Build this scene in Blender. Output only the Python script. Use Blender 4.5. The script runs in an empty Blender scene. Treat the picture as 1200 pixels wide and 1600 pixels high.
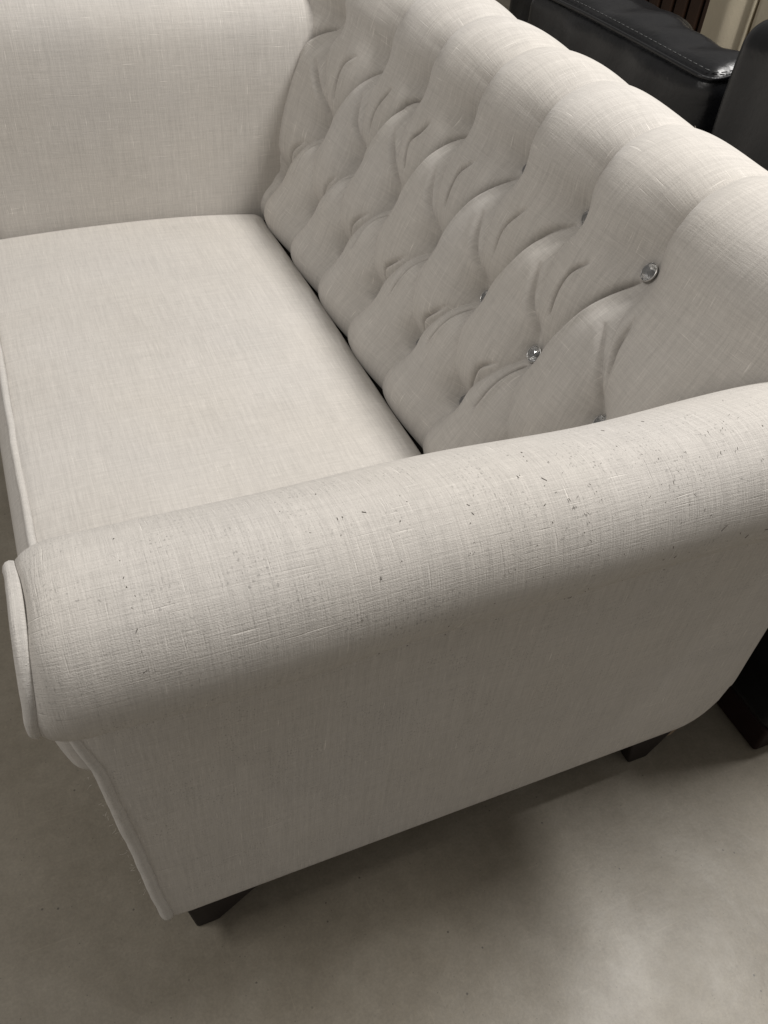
import bpy, bmesh, math, random
import numpy as np
from mathutils import Vector, Matrix

random.seed(7)
rng = np.random.default_rng(7)
scene = bpy.context.scene
COL = scene.collection

# ------------------------------------------------------------------ camera
CAM_POS = Vector((0.06292, -0.36971, 1.18019))
CAM_ROT = Matrix(((0.91878872, 0.21703363, -0.32973277),
                  (-0.3864617, 0.6648103, -0.63927664),
                  (0.08046521, 0.71478925, 0.69469538)))
cam_data = bpy.data.cameras.new("camera")
cam = bpy.data.objects.new("camera", cam_data)
COL.objects.link(cam)
cam.matrix_world = Matrix.Translation(CAM_POS) @ CAM_ROT.to_4x4()
cam_data.sensor_fit = 'HORIZONTAL'
cam_data.sensor_width = 36.0
cam_data.lens = 36.0 * 1331.5 / 1200.0
cam_data.clip_start = 0.02
cam_data.clip_end = 60.0
scene.camera = cam

# ------------------------------------------------------------------ world + lamps (shop ceiling light and an added fill)
world = bpy.data.worlds.new("World")
scene.world = world
world.use_nodes = True
bg = world.node_tree.nodes["Background"]
bg.inputs[0].default_value = (1.0, 0.955, 0.905, 1)
bg.inputs[1].default_value = 0.285


def area_lamp(name, loc, sx, sy, power, color):
    l = bpy.data.lights.new(name, 'AREA')
    l.shape = 'RECTANGLE'
    l.size = sx
    l.size_y = sy
    l.energy = power
    l.color = color
    o = bpy.data.objects.new(name, l)
    COL.objects.link(o)
    o.location = loc
    o.rotation_euler = (0, 0, 0)          # lamps face straight down
    return o


area_lamp("ceiling_or_fill_lamp", (1.95, 0.30, 2.95), 0.26, 1.00, 102, (1.0, 0.975, 0.945))
area_lamp("ceiling_or_fill_lamp", (-1.6, 0.15, 3.0), 0.40, 0.90, 30, (1.0, 0.965, 0.92))  # added fill lamp, brightens the tufted back and far arm

scene.view_settings.view_transform = 'Standard'
scene.view_settings.look = 'None'
scene.view_settings.exposure = 0.07
scene.view_settings.gamma = 1.0
scene.cycles.max_bounces = 14
scene.cycles.transmission_bounces = 14
scene.cycles.diffuse_bounces = 4
scene.cycles.caustics_reflective = False
scene.cycles.caustics_refractive = False


# ------------------------------------------------------------------ materials
class NT:
    def __init__(self, name):
        self.m = bpy.data.materials.new(name)
        self.m.use_nodes = True
        self.t = self.m.node_tree
        self.b = self.t.nodes["Principled BSDF"]

    def n(self, typ, **kw):
        nd = self.t.nodes.new(typ)
        for k, v in kw.items():
            if k.startswith('i_'):
                key = k[2:]
                key = int(key) if key.isdigit() else key
                nd.inputs[key].default_value = v
            else:
                setattr(nd, k, v)
        return nd

    def l(self, a, b):
        self.t.links.new(a, b)

    def math(self, op, a, b=None, c=None, clamp=False):
        nd = self.t.nodes.new('ShaderNodeMath')
        nd.operation = op
        nd.use_clamp = clamp
        for i, x in enumerate((a, b, c)):
            if x is None:
                continue
            if isinstance(x, (int, float)):
                nd.inputs[i].default_value = x
            else:
                self.l(x, nd.inputs[i])
        return nd.outputs[0]

    def noise(self, vec, scale, detail=2.0, rough=0.5, mapping=None):
        if mapping is not None:
            mp = self.n('ShaderNodeMapping')
            mp.inputs['Scale'].default_value = mapping
            self.l(vec, mp.inputs['Vector'])
            vec = mp.outputs[0]
        nd = self.n('ShaderNodeTexNoise')
        nd.inputs['Scale'].default_value = scale
        nd.inputs['Detail'].default_value = detail
        nd.inputs['Roughness'].default_value = rough
        self.l(vec, nd.inputs['Vector'])
        return nd.outputs[0]

    def ramp(self, fac, pts):
        nd = self.n('ShaderNodeValToRGB')
        el = nd.color_ramp.elements
        while len(el) < len(pts):
            el.new(0.5)
        for e, (p, c) in zip(el, pts):
            e.position = p
            e.color = c if len(c) == 4 else (*c, 1)
        self.l(fac, nd.inputs[0])
        return nd.outputs[0]


def smooth01(N, fac, lo, hi):
    mr = N.n('ShaderNodeMapRange', interpolation_type='SMOOTHSTEP')
    mr.inputs[1].default_value = lo
    mr.inputs[2].default_value = hi
    N.l(fac, mr.inputs[0])
    return mr.outputs[0]


def linen(name, base=(0.500, 0.479, 0.450), bump=0.28, slub=1.0, specks=0.0):
    """Woven linen: thin threads in both directions of the UV map (metres), thick slubs, slight mottling."""
    N = NT(name)
    uv = N.n('ShaderNodeUVMap').outputs[0]
    wu = N.noise(uv, 1.0, 3, 0.6, (720, 40, 1))          # threads that run along v
    wv = N.noise(uv, 1.0, 3, 0.6, (40, 720, 1))          # threads that run along u
    wu2 = N.noise(uv, 1.0, 2, 0.5, (260, 7, 1))
    wv2 = N.noise(uv, 1.0, 2, 0.5, (7, 260, 1))
    su = smooth01(N, N.noise(uv, 1.0, 1, 0.4, (520, 30, 1)), 0.66, 0.80)
    sv = smooth01(N, N.noise(uv, 1.0, 1, 0.4, (24, 560, 1)), 0.67, 0.80)
    pat = smooth01(N, N.noise(uv, 14.0, 2, 0.5), 0.35, 0.65)
    mott = N.noise(uv, 9.0, 3, 0.55)
    grain = N.noise(uv, 950.0, 1, 0.5)
    a = N.math('MULTIPLY_ADD', wu, 0.34, -0.17)
    b = N.math('MULTIPLY_ADD', wv, 0.30, -0.15)
    c = N.math('MULTIPLY_ADD', wu2, 0.24, -0.12)
    d = N.math('MULTIPLY_ADD', wv2, 0.15, -0.075)
    e = N.math('MULTIPLY_ADD', mott, 0.14, -0.07)
    g = N.math('MULTIPLY_ADD', grain, 0.24, -0.12)
    s = N.math('MULTIPLY', N.math('ADD', su, sv), 0.34 * slub)
    s = N.math('MULTIPLY', s, N.math('MULTIPLY_ADD', pat, 0.8, 0.2))
    tot = a
    for x in (b, c, d, e, g, s):
        tot = N.math('ADD', tot, x)
    if specks:
        # dark gaps between the worn threads
        dk = smooth01(N, N.noise(uv, 1.0, 0, 0.3, (560, 330, 1)), 0.66, 0.76)
        dk = N.math('MULTIPLY', dk, smooth01(N, N.noise(uv, 22.0, 3, 0.6), 0.42, 0.62))
        tot = N.math('SUBTRACT', tot, N.math('MULTIPLY', dk, 0.30 * specks))
    val = N.math('ADD', tot, 1.0)
    hue = N.n('ShaderNodeMix', data_type='RGBA')
    hue.inputs[6].default_value = (base[0] * 1.0, base[1] * 1.0, base[2] * 1.01, 1)
    hue.inputs[7].default_value = (base[0] * 1.02, base[1] * 1.0, base[2] * 0.965, 1)
    N.l(N.noise(uv, 5.0, 2, 0.5), hue.inputs[0])
    mul = N.n('ShaderNodeVectorMath', operation='SCALE')
    N.l(hue.outputs[2], mul.inputs[0])
    N.l(val, mul.inputs[3])
    N.l(mul.outputs[0], N.b.inputs['Base Color'])
    N.b.inputs['Roughness'].default_value = 0.92
    N.b.inputs['Specular IOR Level'].default_value = 0.2
    N.b.inputs['Sheen Weight'].default_value = 0.12
    N.b.inputs['Sheen Roughness'].default_value = 0.5
    hgt = N.math('ADD', N.math('ADD', wu, N.math('MULTIPLY', wv, 0.8)), N.math('MULTIPLY', N.math('ADD', su, sv), 0.7))
    hgt = N.math('ADD', hgt, N.math('MULTIPLY', grain, 0.5))
    bp = N.n('ShaderNodeBump')
    bp.inputs['Strength'].default_value = bump
    bp.inputs['Distance'].default_value = 0.0011
    N.l(hgt, bp.inputs['Height'])
    N.l(bp.outputs[0], N.b.inputs['Normal'])
    return N.m


M_LINEN = linen('linen')
M_LINEN_ARM = linen('linen_worn', bump=0.5, slub=1.1, specks=1.0)
M_LINEN_SEAT = linen('linen_seat', bump=0.2, slub=0.45)
M_PIPE = linen('linen_piping', base=(0.525, 0.507, 0.482), bump=0.5, slub=0.3)


def plain(name, color, rough=0.5, spec=0.5, bump=0.0, bscale=200.0, var=0.2, vscale=6.0, metal=0.0, rvar=0.0):
    N = NT(name)
    co = N.n('ShaderNodeTexCoord').outputs['Object']
    nz = N.noise(co, vscale, 4, 0.6)
    v = N.math('MULTIPLY_ADD', nz, 2 * var, 1 - var)
    mul = N.n('ShaderNodeVectorMath', operation='SCALE')
    mul.inputs[0].default_value = color
    N.l(v, mul.inputs[3])
    N.l(mul.outputs[0], N.b.inputs['Base Color'])
    N.b.inputs['Roughness'].default_value = rough
    if rvar:
        N.l(N.math('MULTIPLY_ADD', N.noise(co, vscale * 2, 3, 0.6), rvar, rough - rvar / 2), N.b.inputs['Roughness'])
    N.b.inputs['Specular IOR Level'].default_value = spec
    N.b.inputs['Metallic'].default_value = metal
    if bump:
        bp = N.n('ShaderNodeBump')
        bp.inputs['Strength'].default_value = bump
        bp.inputs['Distance'].default_value = 0.002
        N.l(N.noise(co, bscale, 3, 0.6), bp.inputs['Height'])
        N.l(bp.outputs[0], N.b.inputs['Normal'])
    return N.m


M_LEATHER = plain('black_leather', (0.005, 0.0053, 0.0062), 0.34, 0.33, bump=0.7, bscale=34, var=0.35, vscale=14, rvar=0.25)
M_STITCH = plain('leather_thread', (0.04, 0.041, 0.042), 0.6, 0.4)
M_LEG = plain('dark_stained_wood', (0.012, 0.008, 0.007), 0.55, 0.3, bump=0.2, bscale=60, var=0.3, vscale=20)
M_GLIDE = plain('tan_plastic', (0.26, 0.19, 0.13), 0.6, 0.4)
M_GAP_SHADE = plain('gap_shade_black', (0.02, 0.017, 0.015), 0.95, 0.1)  # near black, stands in for the shade in the seat slot
M_REDWOOD = plain('dark_red_wood', (0.014, 0.006, 0.005), 0.6, 0.2, var=0.4, vscale=20)
M_BROWNWOOD = plain('dark_brown_wood', (0.028, 0.014, 0.008), 0.55, 0.3, bump=0.2, bscale=40, var=0.5, vscale=9)
M_CREAM = plain('cream_cotton', (0.60, 0.53, 0.40), 0.9, 0.2, bump=0.3, bscale=300, var=0.12, vscale=8)
M_CHROME = plain('polished_metal', (0.72, 0.71, 0.69), 0.30, 0.5, metal=1.0, var=0.05)
M_HAIR = plain('dark_lint', (0.085, 0.072, 0.062), 0.8, 0.2)
M_FUZZ = plain('pale_fuzz', (0.62, 0.58, 0.53), 0.8, 0.2)


def crystal():
    N = NT('cut_crystal')
    N.b.inputs['Base Color'].default_value = (0.93, 0.94, 0.95, 1)
    N.b.inputs['Roughness'].default_value = 0.03
    N.b.inputs['IOR'].default_value = 1.75
    N.b.inputs['Transmission Weight'].default_value = 0.86
    return N.m


M_CRYSTAL = crystal()


def concrete():
    N = NT('polished_concrete')
    co = N.n('ShaderNodeTexCoord').outputs['Object']
    big = N.noise(co, 2.3, 4, 0.55)
    mid = N.noise(co, 11.0, 5, 0.65)
    fine = N.noise(co, 260.0, 3, 0.7)
    tone = N.math('ADD', N.math('MULTIPLY', big, 0.5), N.math('MULTIPLY', mid, 0.5))
    c = N.ramp(tone, [(0.34, (0.172, 0.150, 0.113)), (0.50, (0.216, 0.191, 0.149)), (0.66, (0.262, 0.236, 0.190))])
    gr = N.math('MULTIPLY_ADD', fine, 0.50, 0.75)
    gr = N.math('MULTIPLY', gr, N.math('MULTIPLY_ADD', N.noise(co, 60.0, 4, 0.7), 0.34, 0.83))
    # dark pits and pale flecks in the slab
    vo = N.n('ShaderNodeTexVoronoi')
    vo.inputs['Scale'].default_value = 46.0
    N.l(co, vo.inputs['Vector'])
    dot = smooth01(N, vo.outputs['Distance'], 0.085, 0.05)
    sel = smooth01(N, N.noise(co, 21.0, 1, 0.5), 0.50, 0.56)
    spk = N.math('MULTIPLY', dot, sel)
    val = N.math('MULTIPLY', gr, N.math('MULTIPLY_ADD', spk, -0.55, 1.0))
    # fine scratches and pale grit
    scr = smooth01(N, N.noise(co, 1.0, 1, 0.4, (7, 260, 1)), 0.70, 0.78)
    scr2 = smooth01(N, N.noise(co, 1.0, 1, 0.4, (300, 11, 1)), 0.71, 0.78)
    val = N.math('ADD', val, N.math('MULTIPLY', N.math('ADD', scr, scr2), 0.10))
    v2 = N.n('ShaderNodeTexVoronoi')
    v2.inputs['Scale'].default_value = 130.0
    N.l(co, v2.inputs['Vector'])
    grit = N.math('MULTIPLY', smooth01(N, v2.outputs['Distance'], 0.13, 0.07), smooth01(N, N.noise(co, 75.0, 1, 0.5), 0.58, 0.64))
    val = N.math('MULTIPLY', val, N.math('MULTIPLY_ADD', grit, -0.45, 1.0))
    mul = N.n('ShaderNodeVectorMath', operation='SCALE')
    N.l(c, mul.inputs[0])
    N.l(val, mul.inputs[3])
    N.l(mul.outputs[0], N.b.inputs['Base Color'])
    N.l(N.math('MULTIPLY_ADD', N.noise(co, 6.0, 5, 0.65), 0.28, 0.31), N.b.inputs['Roughness'])
    N.b.inputs['Specular IOR Level'].default_value = 0.5
    bp = N.n('ShaderNodeBump')
    bp.inputs['Strength'].default_value = 0.25
    bp.inputs['Distance'].default_value = 0.004
    N.l(N.math('ADD', mid, N.math('MULTIPLY', fine, 0.06)), bp.inputs['Height'])
    N.l(bp.outputs[0], N.b.inputs['Normal'])
    return N.m


M_FLOOR = concrete()


# ------------------------------------------------------------------ mesh helpers
def link(name, me, mat, parent=None, smooth=True):
    me.materials.append(mat)
    if smooth:
        me.polygons.foreach_set('use_smooth', [True] * len(me.polygons))
    o = bpy.data.objects.new(name, me)
    COL.objects.link(o)
    if parent is not None:
        o.parent = parent
        o.matrix_parent_inverse = parent.matrix_world.inverted()
    return o


def mesh_from(name, V, F, UV=None):
    me = bpy.data.meshes.new(name)
    V = np.asarray(V, dtype=np.float64)
    me.from_pydata(V.tolist(), [], [tuple(map(int, f)) for f in F])
    if UV is not None:
        uv = me.uv_layers.new(name='UVMap')
        li = np.zeros(len(me.loops), dtype=np.int32)
        me.loops.foreach_get('vertex_index', li)
        uv.data.foreach_set('uv', np.asarray(UV, dtype=np.float32)[li].ravel())
    me.update()
    return me


def grid_faces(nu, nv, wrap_v=False, off=0):
    F = []
    for i in range(nu - 1):
        a = off + i * nv
        for j in range(nv - 1 if not wrap_v else nv):
            k = (j + 1) % nv
            F.append((a + j, a + k, a + nv + k, a + nv + j))
    return F


def resample(P, n):
    P = np.asarray(P, float)
    d = np.r_[0, np.cumsum(np.linalg.norm(np.diff(P, axis=0), axis=1))]
    t = np.linspace(0, d[-1], n)
    return np.stack([np.interp(t, d, P[:, k]) for k in range(P.shape[1])], 1), t


def catmull(P, n_per=24):
    P = np.asarray(P, float)
    Q = np.vstack([2 * P[0] - P[1], P, 2 * P[-1] - P[-2]])
    out = []
    for i in range(1, len(Q) - 2):
        p0, p1, p2, p3 = Q[i - 1], Q[i], Q[i + 1], Q[i + 2]
        for t in np.linspace(0, 1, n_per, endpoint=False):
            out.append(0.5 * ((2 * p1) + (-p0 + p2) * t + (2 * p0 - 5 * p1 + 4 * p2 - p3) * t * t
                              + (-p0 + 3 * p1 - 3 * p2 + p3) * t ** 3))
    out.append(P[-1])
    return np.array(out)


def tube_data(path, r, ns=10, closed=False, rvar=None):
    P = np.asarray(path, float)
    n = len(P)
    T = np.gradient(P, axis=0)
    if closed:
        T = np.roll(P, -1, 0) - np.roll(P, 1, 0)
    T /= np.linalg.norm(T, axis=1)[:, None] + 1e-12
    up = np.array([0, 0, 1.0]) if abs(T[0][2]) < 0.9 else np.array([1.0, 0, 0])
    N0 = np.cross(T[0], up)
    N0 /= np.linalg.norm(N0)
    V = []
    for i in range(n):
        N0 = N0 - T[i] * (N0 @ T[i])
        N0 /= np.linalg.norm(N0) + 1e-12
        B = np.cross(T[i], N0)
        rr = r * (rvar[i] if rvar is not None else 1)
        for k in range(ns):
            a = 2 * math.pi * k / ns
            V.append(P[i] + rr * (math.cos(a) * N0 + math.sin(a) * B))
    d = np.r_[0, np.cumsum(np.linalg.norm(np.diff(P, axis=0), axis=1))]
    UV = [(d[i], k / ns * 2 * math.pi * r) for i in range(n) for k in range(ns)]
    F = grid_faces(n, ns, wrap_v=True)
    if closed:
        a = (n - 1) * ns
        F += [(a + j, a + (j + 1) % ns, (j + 1) % ns, j) for j in range(ns)]
    else:
        F.append(tuple(range(ns))[::-1])
        F.append(tuple((n - 1) * ns + k for k in range(ns)))
    return V, F, UV


def tube(name, path, r, mat, parent, ns=10, closed=False, rvar=None):
    V, F, UV = tube_data(path, r, ns, closed, rvar)
    return link(name, mesh_from(name, V, F, UV), mat, parent)


def rbox(name, lo, hi, r, n, mat, parent, deform=None):
    """Box with rounded edges, a regular grid on every side; deform(P, lo, hi) moves the points."""
    lo = np.array(lo, float)
    hi = np.array(hi, float)
    c = (lo + hi) / 2
    h = (hi - lo) / 2
    r = min(r, *(h * 0.999))
    Vs, Fs, UVs = [], [], []
    off = 0
    for ax in range(3):
        a, b = [(1, 2), (2, 0), (0, 1)][ax]
        na, nb = max(6, int(n * h[a] / h.max())), max(6, int(n * h[b] / h.max()))

        def axis_samples(hh, k):
            inner = np.linspace(-(hh - r), hh - r, k)
            e = r * np.sin(np.linspace(-math.pi / 4, 0, 5))[:-1]
            arc = r * np.tan(np.linspace(-math.pi / 4, 0, 6))[:-1]
            return np.r_[-(hh - r) + arc, inner, (hh - r) - arc[::-1]]
        sa, sb = axis_samples(h[a], na), axis_samples(h[b], nb)
        for sg in (-1, 1):
            A, B = np.meshgrid(sa, sb, indexing='ij')
            P = np.zeros(A.shape + (3,))
            P[..., a], P[..., b], P[..., ax] = A, B, sg * h[ax]
            inner = np.clip(P, -(h - r), h - r)
            D = P - inner
            D /= np.linalg.norm(D, axis=-1)[..., None] + 1e-12
            P = inner + D * r + c
            m = P.reshape(-1, 3)
            Vs.append(m)
            UVs.append(np.stack([m[:, a] + 0.37 * ax, m[:, b]], 1))
            f = grid_faces(len(sa), len(sb), off=off)
            if sg < 0:
                f = [q[::-1] for q in f]
            Fs += f
            off += len(m)
    V = np.vstack(Vs)
    if deform is not None:
        V = deform(V, lo, hi)
    me = mesh_from(name, V, Fs, np.vstack(UVs))
    bm = bmesh.new()
    bm.from_mesh(me)
    bmesh.ops.remove_doubles(bm, verts=bm.verts, dist=1e-5)
    bm.to_mesh(me)
    bm.free()
    return link(name, me, mat, parent)


def prism(name, base, top, mat, parent, bevel=0.003):
    """A block between two quads (lower and upper corner loops)."""
    bm = bmesh.new()
    vb = [bm.verts.new(p) for p in base]
    vt = [bm.verts.new(p) for p in top]
    n = len(vb)
    bm.faces.new(vb[::-1])
    bm.faces.new(vt)
    for i in range(n):
        bm.faces.new((vb[i], vb[(i + 1) % n], vt[(i + 1) % n], vt[i]))
    bmesh.ops.recalc_face_normals(bm, faces=bm.faces)
    if bevel:
        bmesh.ops.bevel(bm, geom=list(bm.edges), offset=bevel, segments=2, profile=0.5, affect='EDGES')
    me = bpy.data.meshes.new(name)
    bm.to_mesh(me)
    bm.free()
    return link(name, me, mat, parent, smooth=False)


def empty(name, loc, label, cat, group=None):
    o = bpy.data.objects.new(name, None)
    COL.objects.link(o)
    o.location = loc
    o.empty_display_size = 0.1
    bpy.context.view_layer.update()
    o['label'] = label
    o['category'] = cat
    if group:
        o['group'] = group
    return o


def wob(t, seed, amp, f):
    r = np.random.default_rng(seed)
    out = np.zeros_like(t)
    for k in range(4):
        out += np.sin(t * f * (1 + 1.7 * k) + r.uniform(0, 6.28)) / (1 + k)
    return out * amp


# ------------------------------------------------------------------ floor
def build_floor():
    V = [(-12, -12, 0), (12, -12, 0), (12, 12, 0), (-12, 12, 0)]
    me = mesh_from('floor', V, [(0, 1, 2, 3)])
    o = link('floor', me, M_FLOOR, smooth=False)
    o['kind'] = 'structure'
    return o


build_floor()

# ------------------------------------------------------------------ the linen sofa
sofa = empty('sofa', (0.43, 0.62, 0.0),
             'pale grey linen two seat sofa with rolled arms and crystal button tufted back', 'sofa')

# ---- arms -------------------------------------------------------------------
FZ = [0.085, 0.10, 0.19, 0.32, 0.47, 0.53, 0.60, 0.65, 0.71, 0.767, 0.80]
FX = [0.062, 0.054, 0.045, 0.037, 0.025, 0.013, 0.005, 0.002, 0.005, 0.012, 0.022]
XR = 0.872                         # rear end of the arms


def arm_profile(inner):
    """(y, z) outline of the near arm from the bottom of its inner side over the roll to the bottom of the outer side."""
    if inner == 'near':
        pts = [(0.098, 0.095), (0.100, 0.25), (0.108, 0.40), (0.130, 0.50), (0.142, 0.56), (0.140, 0.625), (0.118, 0.690), (0.088, 0.735), (0.052, 0.766), (0.008, 0.780)]
    else:
        pts = [(0.150, 0.095), (0.150, 0.30), (0.150, 0.50), (0.149, 0.62), (0.146, 0.71), (0.132, 0.775), (0.094, 0.812), (0.030, 0.822), (0.008, 0.820)]
    zt = pts[-1][1] - 0.780
    pts += [(-0.024, 0.771 + zt), (-0.044, 0.750 + zt), (-0.053, 0.720 + zt * .6), (-0.048, 0.690), (-0.030, 0.663), (-0.002, 0.642),
            (0.025, 0.620), (0.044, 0.590), (0.0535, 0.55), (0.056, 0.49), (0.0565, 0.36), (0.056, 0.22), (0.0555, 0.125), (0.058, 0.104), (0.068, 0.096), (0.085, 0.094)]
    P = catmull(pts, 20)
    P, t = resample(P, 230)
    T = np.gradient(P, axis=0)
    T /= np.linalg.norm(T, axis=1)[:, None]
    Nn = np.stack([T[:, 1], -T[:, 0]], 1)       # candidate normal
    # outward: at the crest the normal must point up
    k = np.argmax(P[:, 1])
    if Nn[k][1] < 0:
        Nn = -Nn
    return P, Nn, t


def arm_map(y, z, x, mirror):
    # rounded lower rear corner
    over = np.clip((x - 0.805) / 0.067, 0, 1)
    zb = 0.094 + 0.085 * (1 - np.sqrt(np.clip(1 - over ** 2.2, 0, 1)))
    z = np.where(z < 0.32, 0.32 - (0.32 - z) * (0.32 - zb) / (0.32 - 0.094), z)
    return np.stack([x, (1.25 - y) if mirror else y, z], -1)


def arm_inset(dx):
    q = np.clip(dx / 0.032, 0, 1)
    return 0.015 * (1 - np.sqrt(np.clip(1 - (1 - q) ** 2, 0, 1)))


def build_arm(mirror):
    P, Nn, t = arm_profile('far' if mirror else 'near')
    d = np.r_[np.linspace(0, 0.045, 14), np.linspace(0.05, 0.82, 110)]
    npf = len(P)
    xf = np.interp(P[:, 1], FZ, FX) + 0.004
    rows, uv = [], []
    keep = np.interp(P[:, 1], [0.10, 0.14, 0.24, 0.50, 0.62], [0.18, 0.30, 0.42, 0.50, 1.0])
    for dd in d:
        frac = dd / 0.82
        x = xf + (XR - xf) * frac
        ins = arm_inset(x - xf) * 1.15 * keep
        # keep the padding a little uneven
        lump = 0.0016 * np.sin(x * 13 + t * 5 + 1.3) + 0.0012 * np.sin(x * 23 - t * 9)
        lump = lump * np.clip((x - xf) / 0.1, 0, 1) * np.clip((P[:, 1] - 0.2) / 0.2, 0, 1)
        Q = P - Nn * (ins - lump)[:, None]
        rows.append(arm_map(Q[:, 0], Q[:, 1], x, mirror))
        uv.append(np.stack([x + (0.9 if mirror else 0), t], 1))
    V = np.array(rows).reshape(-1, 3)
    UV = np.array(uv).reshape(-1, 2)
    F = grid_faces(len(d), npf)
    if mirror:
        pass
    else:
        F = [f[::-1] for f in F]
    arm = link('arm', mesh_from('arm', V, F, UV), M_LINEN if mirror else M_LINEN_ARM, sofa)
    # front panel: padded scroll face inside the piping
    Qf = P - Nn * (0.0185 * keep)[:, None]
    core = []
    for k, (ins2, push) in enumerate(((0.0, 0.0), (0.006, 0.002), (0.016, 0.003), (0.03, 0.003))):
        core.append((Qf - Nn * (ins2 * keep)[:, None], push))
    V, UV = [], []
    for q, push in core:
        xx = np.interp(q[:, 1], FZ, FX) + 0.009 - push * np.clip((q[:, 1] - 0.45) / 0.2, 0.2, 1)
        V.append(arm_map(q[:, 0], q[:, 1], xx, mirror))
        UV.append(q)
    # close the face with a bridge between the inner and the outer half of the outline
    V = np.vstack(V)
    F = grid_faces(4, npf)
    last = 3 * npf
    for i in range(npf // 2 - 1):
        F.append((last + i, last + i + 1, last + npf - 2 - i, last + npf - 1 - i))
    if not mirror:
        F = [f[::-1] for f in F]
    F = [f[::-1] for f in F]
    link('front_panel', mesh_from('front_panel', V, F, np.vstack(UV)), M_LINEN, arm)
    # piping round the scroll front
    Qp = P - Nn * (0.0140 * keep)[:, None]
    xx = np.interp(Qp[:, 1], FZ, FX) + 0.0045
    cut = ~((Qp[:, 1] < 0.112) & (Qp[:, 0] > 0.045))
    path = arm_map(Qp[:, 0], Qp[:, 1], xx, mirror)[cut]
    path, tt = resample(path, 260)
    path[:, 0] += wob(tt, 3, 0.0003, 30)
    rv = 1 + wob(tt, 5, 0.025, 55)
    low = np.clip((0.56 - path[:, 2]) / 0.2, 0, 1)
    rv *= 1 + 0.45 * low
    tube('piping', path, 0.0050, M_PIPE, arm, ns=12, rvar=rv)
    # rear seam
    if not mirror:
        sel = (P[:, 0] < 0.08) & (P[:, 1] < 0.58)
        q = P[sel]
        path = arm_map(q[:, 0] + 0.004, q[:, 1], np.full(len(q), XR + 0.001), mirror)
        tube('piping', path, 0.0045, M_LINEN, arm, ns=8)
    return arm


near_arm = build_arm(False)
far_arm = build_arm(True)

# ---- frame under the seat ---------------------------------------------------
rbox('base', (0.004, 0.10, 0.094), (0.84, 1.15, 0.34), 0.02, 40, M_LINEN, sofa,
     lambda V, lo, hi: V + np.stack([np.clip((0.34 - V[:, 0]) / 0.34, 0, 1) * np.interp(V[:, 2], FZ, FX), 0 * V[:, 0], 0 * V[:, 0]], 1))


# ---- seat cushion -----------------------------------------------------------
SX0, SX1, SY0, SY1, SZ = 0.002, 0.498, 0.152, 1.099, 0.468


def seat_deform(V, lo, hi):
    u = (V[:, 0] - lo[0]) / (hi[0] - lo[0]) * 2 - 1
    w = (V[:, 1] - lo[1]) / (hi[1] - lo[1]) * 2 - 1
    zt = np.clip((V[:, 2] - 0.38) / 0.06, 0, 1)
    V = V.copy()
    crown = 0.013 * (1 - np.abs(u) ** 3) * (1 - 0.55 * np.abs(w) ** 4)
    lump = 0.0022 * np.sin(V[:, 0] * 11 + V[:, 1] * 4) + 0.0018 * np.sin(V[:, 1] * 13 - V[:, 0] * 7 + 1)
    V[:, 2] += zt * (crown + lump)
    front = np.clip(-u - 0.9, 0, 0.1) * 10
    zc = (V[:, 2] - lo[2]) / (hi[2] - lo[2])
    V[:, 0] -= front * 0.016 * np.sin(np.clip(zc, 0, 1) * math.pi * 0.85)
    return V


cushion = rbox('seat_cushion', (SX0, SY0, 0.30), (SX1, SY1, SZ), 0.024, 80, M_LINEN_SEAT, sofa, seat_deform)
yy = np.linspace(SY0 + 0.01, SY1 - 0.01, 160)
path = np.stack([np.full_like(yy, 0.0085) + wob(yy, 8, 0.0006, 17), yy, np.full_like(yy, 0.468) + wob(yy, 9, 0.0008, 23)], 1)
tube('piping', path, 0.0052, M_PIPE, cushion, ns=10)
# black box added to give the slot between seat and back its shade
rbox('gap_shade', (0.47, 0.10, 0.33), (0.60, 1.15, 0.445), 0.01, 30, M_GAP_SHADE, sofa)

# ---- tufted back --------------------------------------------------------------
PITCH, Y0 = 0.1374, 0.258
HP = 0.045
PROF = catmull([(0.503, 0.405), (0.515, 0.46), (0.549, 0.524), (0.599, 0.629), (0.669, 0.761), (0.688, 0.797), (0.712, 0.818), (0.745, 0.824), (0.785, 0.812),
                (0.820, 0.785), (0.845, 0.745), (0.858, 0.68), (0.862, 0.50), (0.865, 0.30), (0.868, 0.11)], 40)
PROF, ST = resample(PROF, 1400)


def s_at(x, z):
    return ST[np.argmin((PROF[:, 0] - x) ** 2 + (PROF[:, 1] - z) ** 2)]


S3, S2, S1 = s_at(0.549, 0.524), s_at(0.599, 0.629), s_at(0.669, 0.761)
TN = np.gradient(PROF, axis=0)
TN /= np.linalg.norm(TN, axis=1)[:, None]
NRM = np.stack([-TN[:, 1], TN[:, 0]], 1)      # points to the front / up


def chain_dist(u, vc):
    """distance outside the last buttons of the near end (positive outside)"""
    return -0.5 * (1 - np.abs(vc - 1)) - u


def seg_dist(X, Y, a, b):
    ab = np.array(b) - np.array(a)
    L2 = ab @ ab + 1e-12
    t = np.clip(((X - a[0]) * ab[0] + (Y - a[1]) * ab[1]) / L2, 0, 1)
    dx, dy = X - a[0] - t * ab[0], Y - a[1] - t * ab[1]
    side = np.sign(ab[0] * dy - ab[1] * dx)
    return np.hypot(dx, dy), t, side


GROOVES = []
rg = random.Random(11)


def vs(v):
    return np.interp(v, [-2, 0, 1, 2, 3], [S1 + 2 * (S1 - S2), S1, S2, S3, S3 - (S2 - S3)])


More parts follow.
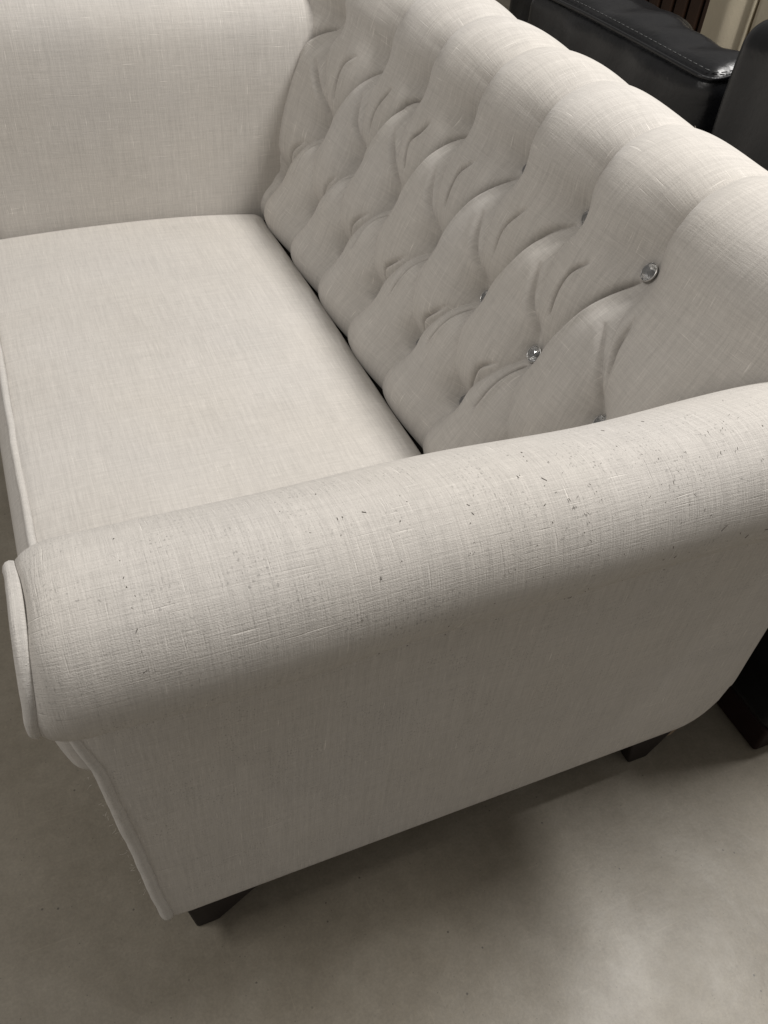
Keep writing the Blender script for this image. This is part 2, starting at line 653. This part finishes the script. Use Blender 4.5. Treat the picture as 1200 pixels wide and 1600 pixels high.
def add_groove(pts, depth, width, ridge=0.35, late=1.5):
    jit = [(u + rg.uniform(-.03, .03) * (0 < i), v + rg.uniform(-.03, .03) * (0 < i)) for i, (u, v) in enumerate(pts)]
    P = catmull(np.array([(Y0 + u * PITCH, vs(v)) for u, v in jit]), 3)
    GROOVES.append((P, depth * 2.9 * rg.uniform(.75, 1.2), width, ridge, late))


for k in range(0, 7):
    add_groove([(k + .38, .17), (k + .48, .31), (k + .53, .47), (k + .52, .70)], 0.0046 * (1 if k % 3 else 1.3), 0.0019, 0.12, 1.3)
    add_groove([(k + .02, .05), (k + .15, .26), (k + .23, .58), (k + .31, .90)], 0.0074, 0.0024, 0.3, 1.2)
for k in range(-1, 6):
    c = k + .5
    add_groove([(c - .02, 1.12), (c + .01, 1.34), (c + .06, 1.78)], 0.0066, 0.0024, 0.3, 1.1)
    if k >= 0:
        add_groove([(c + .20, 1.30), (c + .34, 1.48), (c + .41, 1.66), (c + .41, 1.90)], 0.0044, 0.0019, 0.12, 1.3)
    add_groove([(c - .02, .94), (c + .10, .80), (c + .27, .64), (c + .43, .42)], 0.0030, 0.0030)
add_groove([(-.50, .94), (-.39, .64), (-.33, .48), (-.30, .24)], 0.005, 0.0034)

BUTTONS = [(k, 0) for k in range(0, 7)] + [(k - .5, 1) for k in range(0, 7)] + [(k, 2) for k in range(0, 7)]


def button_sink(bu, bv):
    """extra depth of a button: the two next to the near arm have worked loose and sit higher"""
    return {(0, 0): 0.0, (0.5, 1): 0.0015, (-0.5, 1): 0.006}.get((bu, bv), 0.0145)


def back_height(S, Y):
    """puff height over the button plane for arrays of arc length and y"""
    u = (Y - Y0) / PITCH
    v = np.interp(S, [S3 - 1.0, S3, S2, S1, S1 + 1.0], [2 + 1.0 / (S2 - S3), 2, 1, 0, -1.0 / (S1 - S2)])
    vc = np.clip(v, 0, 2)
    a, b = u + vc / 2, u - vc / 2
    def lean(x, g):
        # every puff swells towards its far side, so it rolls over the next pleat
        f = np.floor(x)
        return f + (x - f) ** g
    A, B = np.abs(np.sin(math.pi * a)), np.abs(np.sin(math.pi * lean(b, 1.15)))
    ca, cb = np.cos(math.pi * a) ** 2, np.cos(math.pi * b) ** 2
    wb = 0.58 + 0.42 * ca ** 2.0
    wa = 0.24 + 0.76 * cb ** 3.0
    # no pleats past the last buttons towards the near arm
    e = chain_dist(u, vc)
    out = e > 0
    Ee = np.sin(np.clip(e, 0, 0.5) * math.pi)
    cv = np.cos(math.pi * vc) ** 2
    Bc = np.abs(np.sin(math.pi * vc))
    up_half = vc <= 1
    A = np.where(out, np.where(up_half, Ee, 1 - (1 - Bc) * (1 - Ee)), A)
    B = np.where(out, np.where(up_half, 1 - (1 - Bc) * (1 - Ee), Ee), B)
    wa = np.where(out, np.where(up_half, 0.24 + 0.76 * cv ** 3.0, wa), wa)
    wb = np.where(out, np.where(up_half, wb, 0.58 + 0.42 * cv ** 2.0), wb)
    Pb = wb * (0.74 * np.exp(-(B / 0.46) ** 1.15) + 0.26 * np.exp(-B / 0.085))
    Pa = wa * (0.68 * np.exp(-(A / 0.40) ** 1.1) + 0.32 * np.exp(-A / 0.085))
    dm = np.zeros_like(S)
    for bu, bv in BUTTONS:
        d2 = (Y - (Y0 + bu * PITCH)) ** 2 + (S - vs(bv)) ** 2
        dm = np.maximum(dm, np.exp(-(d2 / 0.027 ** 2) ** 0.85))
    pillow = 0.10 * (1 - A * B)
    Dm = 1 - (1 - Pb) * (1 - Pa) * (1 - 0.45 * dm) * (1 - pillow)
    # straight pleats: over the roll above the top row, and down to the seat below the bottom row
    U0 = np.abs(np.sin(math.pi * lean(u, 1.3)))
    U = np.where(u < 0, np.sin(np.clip(-u * 1.6, 0, 0.5) * math.pi), U0)
    Dt = 1 - (1 - 0.82 * (1 - U ** 0.95) - 0.18 * np.exp(-U / 0.10)) * (1 - 0.45 * dm)
    Dl = 1 - (1 - np.interp(v, [2.2, 2.7], [0.85, 0.45]) * (1 - U ** 0.75)) * (1 - 0.45 * dm)

    def sst(x, lo, hi):
        q = np.clip((x - lo) / (hi - lo), 0, 1)
        return q * q * (3 - 2 * q)
    tt_, tl_ = sst(v, 0.50, -0.10), sst(v, 1.90, 2.25)
    D = 1 - (1 - Dm * (1 - sst(v, 0.10, -0.30)) * (1 - tl_)) * (1 - Dt * tt_) * (1 - Dl * tl_)
    amp = np.interp(S - S1, [0, 0.03, 0.05, 0.073, 0.106, 0.14, 0.19, 0.24], [1, 0.95, 0.84, 0.58, 0.30, 0.17, 0.09, 0.05])
    far = np.clip((S - S1 - 0.19) / 0.16, 0, 1)
    h = 1 - D * amp * (1 - far)
    # row to row unevenness
    h = h * (1 + 0.035 * np.sin(2.1 * u + 3.3 * v) + 0.025 * np.sin(5.3 * u - 1.7 * v + 1))
    H = HP * h * np.interp(v, [-0.40, 0.30, 1.9, 2.4], [1.0, 0.78, 0.76, 0.85])
    for P, depth, width, ridge, late in GROOVES:
        lo, hi = P.min(0) - 0.02, P.max(0) + 0.02
        box = (Y > lo[0]) & (Y < hi[0]) & (S > lo[1]) & (S < hi[1])
        if not box.any():
            continue
        Yb, Sb = Y[box], S[box]
        best = np.full(Yb.shape, 1e9)
        sd = np.zeros(Yb.shape)
        tt = np.zeros(Yb.shape)
        n = len(P) - 1
        for i in range(n):
            d, t, s = seg_dist(Yb, Sb, P[i], P[i + 1])
            w = d < best
            best = np.where(w, d, best)
            sd = np.where(w, s, sd)
            tt = np.where(w, (i + t) / n, tt)
        env = np.sin(np.clip(tt, 0, 1) ** late * math.pi) ** 0.8
        g = -depth * np.exp(-(best / width) ** 1.15) * env
        g += ridge * depth * np.where(sd < 0, np.exp(-((best - 1.8 * width) / (2.6 * width)) ** 2), 0) * env
        H[box] += g
    # seats of the buttons
    for bu, bv in BUTTONS:
        d = np.hypot(Y - (Y0 + bu * PITCH), S - vs(bv))
        w = np.exp(-(d / 0.0125) ** 4)
        dp = button_sink(bu, bv)
        H = H - dp * np.exp(-(d / 0.020) ** 2) * (1 - w)
        H = H * (1 - w) + w * (0.0005 - dp)
    return H


def build_back():
    YA, YB = -0.035, 1.275
    ny = 1150
    yn = np.linspace(0, 1, ny)
    s_fine = np.arange(0, S1 + 0.24, 0.0012)
    s_rest = np.linspace(S1 + 0.245, ST[-1], 46)
    ss = np.r_[s_fine, s_rest]
    # the near end stands above the arm roll but stays inside the arm lower down
    zprof = np.interp(ss, ST, PROF[:, 1])
    ya = np.interp(zprof, [0.56, 0.60, 0.655], [0.085, 0.075, 0.034])
    Y = ya[:, None] + (YB - ya)[:, None] * yn[None, :]
    S = np.repeat(ss[:, None], ny, 1)
    H = back_height(S, Y)
    bx, bz = np.interp(S, ST, PROF[:, 0]), np.interp(S, ST, PROF[:, 1])
    nx, nz = np.interp(S, ST, NRM[:, 0]), np.interp(S, ST, NRM[:, 1])
    # the scalloped lower edge tucks in behind the seat
    s_lo = s_at(0.513, 0.452)
    tuck = np.clip((S - s_lo + 0.012) / 0.05, 0, 1)
    H = np.where(S > s_lo - 0.012, H * np.sqrt(1 - (1 - tuck) ** 2.2), 0) - 0.012 * (1 - tuck) ** 2
    H = H - 0.04 * np.clip((0.135 - Y) / 0.085, 0, 1) ** 1.3
    # both ends round off
    edge = np.minimum(Y - ya[:, None], YB - Y)
    q = np.clip(edge / 0.03, 0, 1)
    # the corner against the far arm is stuffed thicker
    cz = np.interp(S, [0, S3, S2, S1, S1 + 0.12, S1 + 0.3], [0.0, 0.012, 0.028, 0.055, 0.06, 0.0])
    H = H + cz * np.clip((Y - 0.97) / 0.13, 0, 1) ** 1.5
    H = H - 0.03 * (1 - np.sqrt(np.clip(1 - (1 - q) ** 2, 0, 1)))
    V = np.stack([bx + nx * H, Y, bz + nz * H], -1).reshape(-1, 3)
    UV = np.stack([Y, S], -1).reshape(-1, 2)
    F = grid_faces(len(ss), ny)
    n1 = len(F)
    # ends
    F.append(tuple(i * ny for i in range(len(ss))))
    F.append(tuple(i * ny + ny - 1 for i in range(len(ss)))[::-1])
    return link('back', mesh_from('back', V, F, UV), M_LINEN, sofa)


back = build_back()


# ---- crystal buttons ------------------------------------------------------------
def build_button_meshes():
    # faceted crown: table, star facets, girdle
    V, F = [], []
    n = 10
    rings = [(0.0046, 0.0078, 0.0), (0.0074, 0.0064, 0.5), (0.0098, 0.0036, 0.0), (0.0098, 0.0029, 0.0), (0.0006, -0.0030, 0.5)]
    for r, z, o in rings:
        for k in range(n):
            a = 2 * math.pi * (k + o) / n
            V.append((r * math.cos(a), r * math.sin(a), z))
    F.append(tuple(range(n)))
    for i in range(len(rings) - 1):
        for k in range(n):
            a, b = i * n + k, i * n + (k + 1) % n
            o0, o1 = rings[i][2], rings[i + 1][2]
            if o0 == o1:
                F.append((a, a + n, b + n, b))
            elif o1 > o0:
                F.append((a, a + n, b))
                F.append((b, a + n, i * n + n + (k + 1) % n))
            else:
                F.append((a, a + n, b + n))
                F.append((a, b + n, b))
    F.append(tuple(range(4 * n, 5 * n))[::-1])
    me = mesh_from('crystal', V, F)
    me.materials.append(M_CRYSTAL)
    # metal cup
    prof = [(0.0030, -0.0040), (0.0088, -0.0010), (0.0106, 0.0016), (0.0108, 0.0030), (0.0102, 0.0038), (0.0099, 0.0032)]
    n2 = 28
    V = [(r * math.cos(2 * math.pi * k / n2), r * math.sin(2 * math.pi * k / n2), z) for r, z in prof for k in range(n2)]
    cup = mesh_from('cup', V, grid_faces(len(prof), n2, wrap_v=True))
    cup.polygons.foreach_set('use_smooth', [True] * len(cup.polygons))
    cup.materials.append(M_CHROME)
    return me, cup


crystal_me, cup_me = build_button_meshes()
for bu, bv in BUTTONS:
    if (bu, bv) == (0, 2):
        pass
    s = float(vs(bv))
    x, z = np.interp(s, ST, PROF[:, 0]), np.interp(s, ST, PROF[:, 1])
    n = Vector((float(np.interp(s, ST, NRM[:, 0])), 0, float(np.interp(s, ST, NRM[:, 1])))).normalized()
    n = (n + Vector((rng.uniform(-.1, .1), rng.uniform(-.14, .14), rng.uniform(-.1, .1)))).normalized()
    cup = bpy.data.objects.new('button', cup_me)
    COL.objects.link(cup)
    cr = bpy.data.objects.new('crystal', crystal_me)
    COL.objects.link(cr)
    mw = Matrix.Translation(Vector((x, Y0 + bu * PITCH, z)) + n * (0.0025 - button_sink(bu, bv))) @ n.to_track_quat('Z', 'Y').to_matrix().to_4x4() @ Matrix.Scale(0.98, 4)
    cup.parent = sofa
    cup.matrix_parent_inverse = sofa.matrix_world.inverted()
    cup.matrix_basis = mw
    cr.parent = cup
    cr.matrix_basis = Matrix.Rotation(rng.uniform(0, 6), 4, 'Z')

# ---- legs -----------------------------------------------------------------------
def leg(x0, x1, y0, y1, tx0, tx1, ty0, ty1, zt=0.12):
    return prism('leg', [(x0, y0, 0), (x1, y0, 0), (x1, y1, 0), (x0, y1, 0)],
                 [(tx0, ty0, zt), (tx1, ty0, zt), (tx1, ty1, zt), (tx0, ty1, zt)], M_LEG, sofa)


leg(0.088, 0.118, 0.075, 0.115, 0.074, 0.205, 0.066, 0.150)
rl = leg(0.770, 0.805, 0.075, 0.115, 0.735, 0.838, 0.066, 0.150)
leg(0.088, 0.118, 1.135, 1.175, 0.074, 0.205, 1.10, 1.184)
leg(0.770, 0.805, 1.135, 1.175, 0.735, 0.838, 1.10, 1.184)
prism('glide', [(0.836, 0.082, 0.03), (0.846, 0.082, 0.03), (0.846, 0.11, 0.03), (0.836, 0.11, 0.03)],
      [(0.838, 0.075, 0.10), (0.872, 0.075, 0.10), (0.872, 0.12, 0.10), (0.838, 0.12, 0.10)], M_GLIDE, rl, 0.001)


# ---- lint, worn threads, fuzz -----------------------------------------------------
def hairs(name, starts, dirs, lens, r, mat, parent, curl=0.3, lift=None):
    V, F = [], []
    for p, d, L in zip(starts, dirs, lens):
        p = Vector(p)
        d = Vector(d).normalized()
        side = d.cross(Vector((rng.normal(), rng.normal(), rng.normal()))).normalized()
        pts = []
        c1, c2 = rng.normal() * curl, rng.normal() * curl
        for i in range(5):
            t = i / 4
            pts.append(p + d * (L * t) + side * (L * (c1 * t * t + c2 * (t ** 3 - t))))
        v, f, _ = tube_data([tuple(q) for q in pts], r, 3)
        off = len(V)
        V += list(v)
        F += [tuple(off + i for i in q) for q in f]
    o = link(name, mesh_from(name, V, F), mat, parent)
    o['kind'] = 'stuff'
    return o


def arm_point(x, tfrac, out):
    P, Nn, t = ARMP
    i = int(np.clip(tfrac, 0, 1) * (len(P) - 1))
    q = P[i] + Nn[i] * out
    return (x, q[0], q[1]), Nn[i], np.gradient(P, axis=0)[i]


ARMP = arm_profile('near')
_k = int(np.argmax(ARMP[0][:, 1]))
TC = _k / (len(ARMP[0]) - 1)
st, di, ln = [], [], []
for i in range(260):
    x = float(np.clip(rng.normal(0.42, 0.22), 0.08, 0.82))
    tf = TC + abs(rng.normal(0.0, 0.040)) + 0.002 + rng.uniform(-0.03, 0.02)
    p, nn, tt = arm_point(x, tf, 0.0006)
    tt = np.array(tt) / np.linalg.norm(tt)
    ang = rng.normal(0, 0.5) if rng.random() < .7 else rng.uniform(-1.5, 1.5)
    d = (math.sin(ang), tt[0] * math.cos(ang), tt[1] * math.cos(ang))
    st.append(p)
    di.append(d)
    ln.append(float(rng.choice([0.0008, 0.0012, 0.002, 0.0035, 0.006], p=[.40, .28, .19, .10, .03])) * rng.uniform(.7, 1.3))
hairs('lint', st, di, ln, 0.00026, M_HAIR, near_arm, 0.12)

# pale fibres standing off the lower piping and the back crest
st, di, ln = [], [], []
for i in range(26):
    z = rng.uniform(0.20, 0.54)
    x = float(np.interp(z, FZ, FX)) - 0.004
    st.append((x, 0.058 + rng.normal(0, 0.003), z))
    di.append((-1.0 + rng.normal(0, .4), rng.normal(-.3, .5), rng.normal(-.3, .6)))
    ln.append(rng.uniform(0.002, 0.006))
hairs('fuzz', st, di, ln, 0.00012, M_FUZZ, near_arm, 0.5)
st, di, ln = [], [], []
for (px, py, n, sp) in ((0.798, 0.362, 12, 0.004), (0.800, 0.405, 7, 0.005), (0.800, 0.47, 3, 0.012)):
    for i in range(n):
        y = py + rng.normal(0, sp)
        st.append((px + rng.normal(0, .004), y, 0.844))
        di.append((rng.normal(.2, .5), rng.normal(0, .8), abs(rng.normal(.8, .4))))
        ln.append(rng.uniform(0.002, 0.006))
hairs('fuzz', st, di, ln, 0.00022, M_FUZZ, back, 0.7)


# ------------------------------------------------------------------ black leather sofa behind
dark = empty('leather_sofa', (1.35, 0.60, 0.0),
             'black leather sofa standing close behind the pale sofa back', 'sofa')
rbox('body', (0.965, 0.008, 0.055), (1.75, 1.135, 0.56), 0.03, 40, M_LEATHER, dark)
rbox('plinth', (0.975, 0.02, 0.002), (1.73, 1.12, 0.06), 0.006, 20, M_REDWOOD, dark)


def leather_deform(seed, sag):
    def f(V, lo, hi):
        V = V.copy()
        c = (lo + hi) / 2
        h = (hi - lo) / 2
        u = (V - c) / h
        bul = 0.016 * (1 - u[:, 1] ** 2) * (1 - np.clip(u[:, 2], -1, 1) ** 2)
        V[:, 0] -= np.sign(-u[:, 0]) * bul * (np.abs(u[:, 0]) > .5)
        V[:, 2] += np.where(u[:, 2] > 0.5, 0.006 * (1 - u[:, 1] ** 8) * (1 - u[:, 0] ** 2), 0)
        w = 0.0035 * np.sin(V[:, 1] * 31 + seed) * np.sin(V[:, 2] * 23 + 2 * seed) + 0.002 * np.sin(V[:, 1] * 67 + V[:, 0] * 41 + seed)
        V[:, 0] += w
        V[:, 2] += 0.6 * w
        V[:, 2] += sag * (V[:, 0] - lo[0])
        return V
    return f


def seam(parent, pts, r=0.0035):
    """raised seam with a stitched line on either side"""
    P, t = resample(catmull(pts, 16), 80)
    tube('seam', P, r, M_LEATHER, parent, ns=8)
    return P


c1 = rbox('back_cushion', (1.0, 0.615, 0.50), (1.115, 1.12, 0.822), 0.034, 40, M_LEATHER, dark, leather_deform(1.0, 0.16))
c2 = rbox('back_cushion', (0.985, 0.02, 0.50), (1.16, 0.575, 0.912), 0.03, 40, M_LEATHER, dark, leather_deform(2.3, 0.10))


def stitched_seam(parent, pts, offs):
    P, t = resample(catmull(pts, 16), 120)
    tube('seam', P, 0.0032, M_LEATHER, parent, ns=8)
    Q = P + np.array(offs)
    V, F = [], []
    n = 46
    Q, _ = resample(Q, n * 3)
    for i in range(n):
        v, f, _ = tube_data(Q[i * 3:i * 3 + 3], 0.0009, 4)
        o = len(V)
        V += list(v)
        F += [tuple(o + k for k in q) for q in f]
    s = link('stitching', mesh_from('stitching', V, F), M_STITCH, parent)
    s['kind'] = 'stuff'


stitched_seam(c1, [(1.004, 1.09, 0.815), (1.002, 0.95, 0.820), (1.002, 0.80, 0.821), (1.003, 0.66, 0.820), (1.012, 0.632, 0.818), (1.03, 0.622, 0.820), (1.06, 0.617, 0.829), (1.10, 0.618, 0.835)], (0.011, 0.004, 0.0075))
stitched_seam(c2, [(1.03, 0.552, 0.872), (1.01, 0.535, 0.880), (1.006, 0.45, 0.884), (1.006, 0.30, 0.884)], (0.011, 0.0, 0.0085))

# second black seat further back
far_seat = empty('leather_armchair', (1.62, 1.40, 0.0), 'black leather armchair showing only the rounded hump of its back behind the leather sofa', 'armchair')
rbox('backrest', (1.33, 1.155, 0.20), (1.49, 1.75, 0.728), 0.06, 30, M_LEATHER, far_seat, leather_deform(4.0, 0.0))
rbox('seat', (1.485, 1.155, 0.10), (1.86, 1.75, 0.40), 0.05, 24, M_LEATHER, far_seat, leather_deform(5.0, 0.0))
for dx, zt in ((1.40, .23), (1.80, .13)):
    for dy in (1.21, 1.69):
        prism('leg', [(dx - .02, dy - .02, 0), (dx + .02, dy - .02, 0), (dx + .02, dy + .02, 0), (dx - .02, dy + .02, 0)],
              [(dx - .03, dy - .03, zt), (dx + .03, dy - .03, zt), (dx + .03, dy + .03, zt), (dx - .03, dy + .03, zt)], M_LEG, far_seat)

# ------------------------------------------------------------------ cream covered armchair and dark wood cabinet further back
chair = empty('armchair', (2.3, 1.28, 0.0), 'cream cotton covered armchair seen from behind past the black sofa', 'armchair')


def drape(seed, amp):
    def f(V, lo, hi):
        V = V.copy()
        w = amp * (np.sin(V[:, 1] * 38 + seed + 1.2 * np.sin(V[:, 2] * 3)) + 0.5 * np.sin(V[:, 1] * 83 + seed * 2))
        V[:, 0] += w * np.clip((hi[2] - V[:, 2]) / 0.3, 0.2, 1)
        w2 = amp * (np.sin(V[:, 0] * 41 + seed) + 0.5 * np.sin(V[:, 0] * 77))
        V[:, 1] += w2 * 0.6
        return V
    return f


rbox('arm', (1.895, 1.505, 0.02), (2.62, 1.665, 0.93), 0.035, 50, M_CREAM, chair, drape(0.4, 0.006))
rbox('arm', (1.895, 0.88, 0.02), (2.62, 1.02, 0.93), 0.035, 40, M_CREAM, chair, drape(2.4, 0.006))
rbox('backrest', (1.915, 1.03, 0.05), (2.10, 1.498, 0.98), 0.03, 40, M_CREAM, chair, drape(4.0, 0.004))
rbox('seat_cushion', (2.11, 1.03, 0.28), (2.64, 1.495, 0.46), 0.04, 40, M_CREAM, chair, drape(1.4, 0.003))
rbox('base', (2.11, 1.03, 0.02), (2.60, 1.495, 0.275), 0.02, 40, M_CREAM, chair, drape(3.0, 0.003))
tube('piping', [(1.912, 1.497, z) for z in np.linspace(0.06, 0.94, 40)], 0.006, M_CREAM, chair, 8)

cab = empty('cabinet', (3.2, 3.6, 0.0), 'dark brown slatted wooden cabinet standing at the back of the shop', 'cabinet')
rbox('carcass', (2.95, 1.90, 0.0), (3.50, 5.2, 1.9), 0.01, 12, M_BROWNWOOD, cab)
slat0 = None
for i in range(36):
    y = 1.92 + i * 0.09
    if slat0 is None:
        slat0 = rbox('slat', (2.925, y, 0.08), (2.949, y + 0.066, 1.85), 0.006, 6, M_BROWNWOOD, cab)
    else:
        o = slat0.copy()
        COL.objects.link(o)
        o.location = slat0.location + Vector((0, i * 0.09, 0))
        o.parent = cab
        o.matrix_parent_inverse = slat0.matrix_parent_inverse
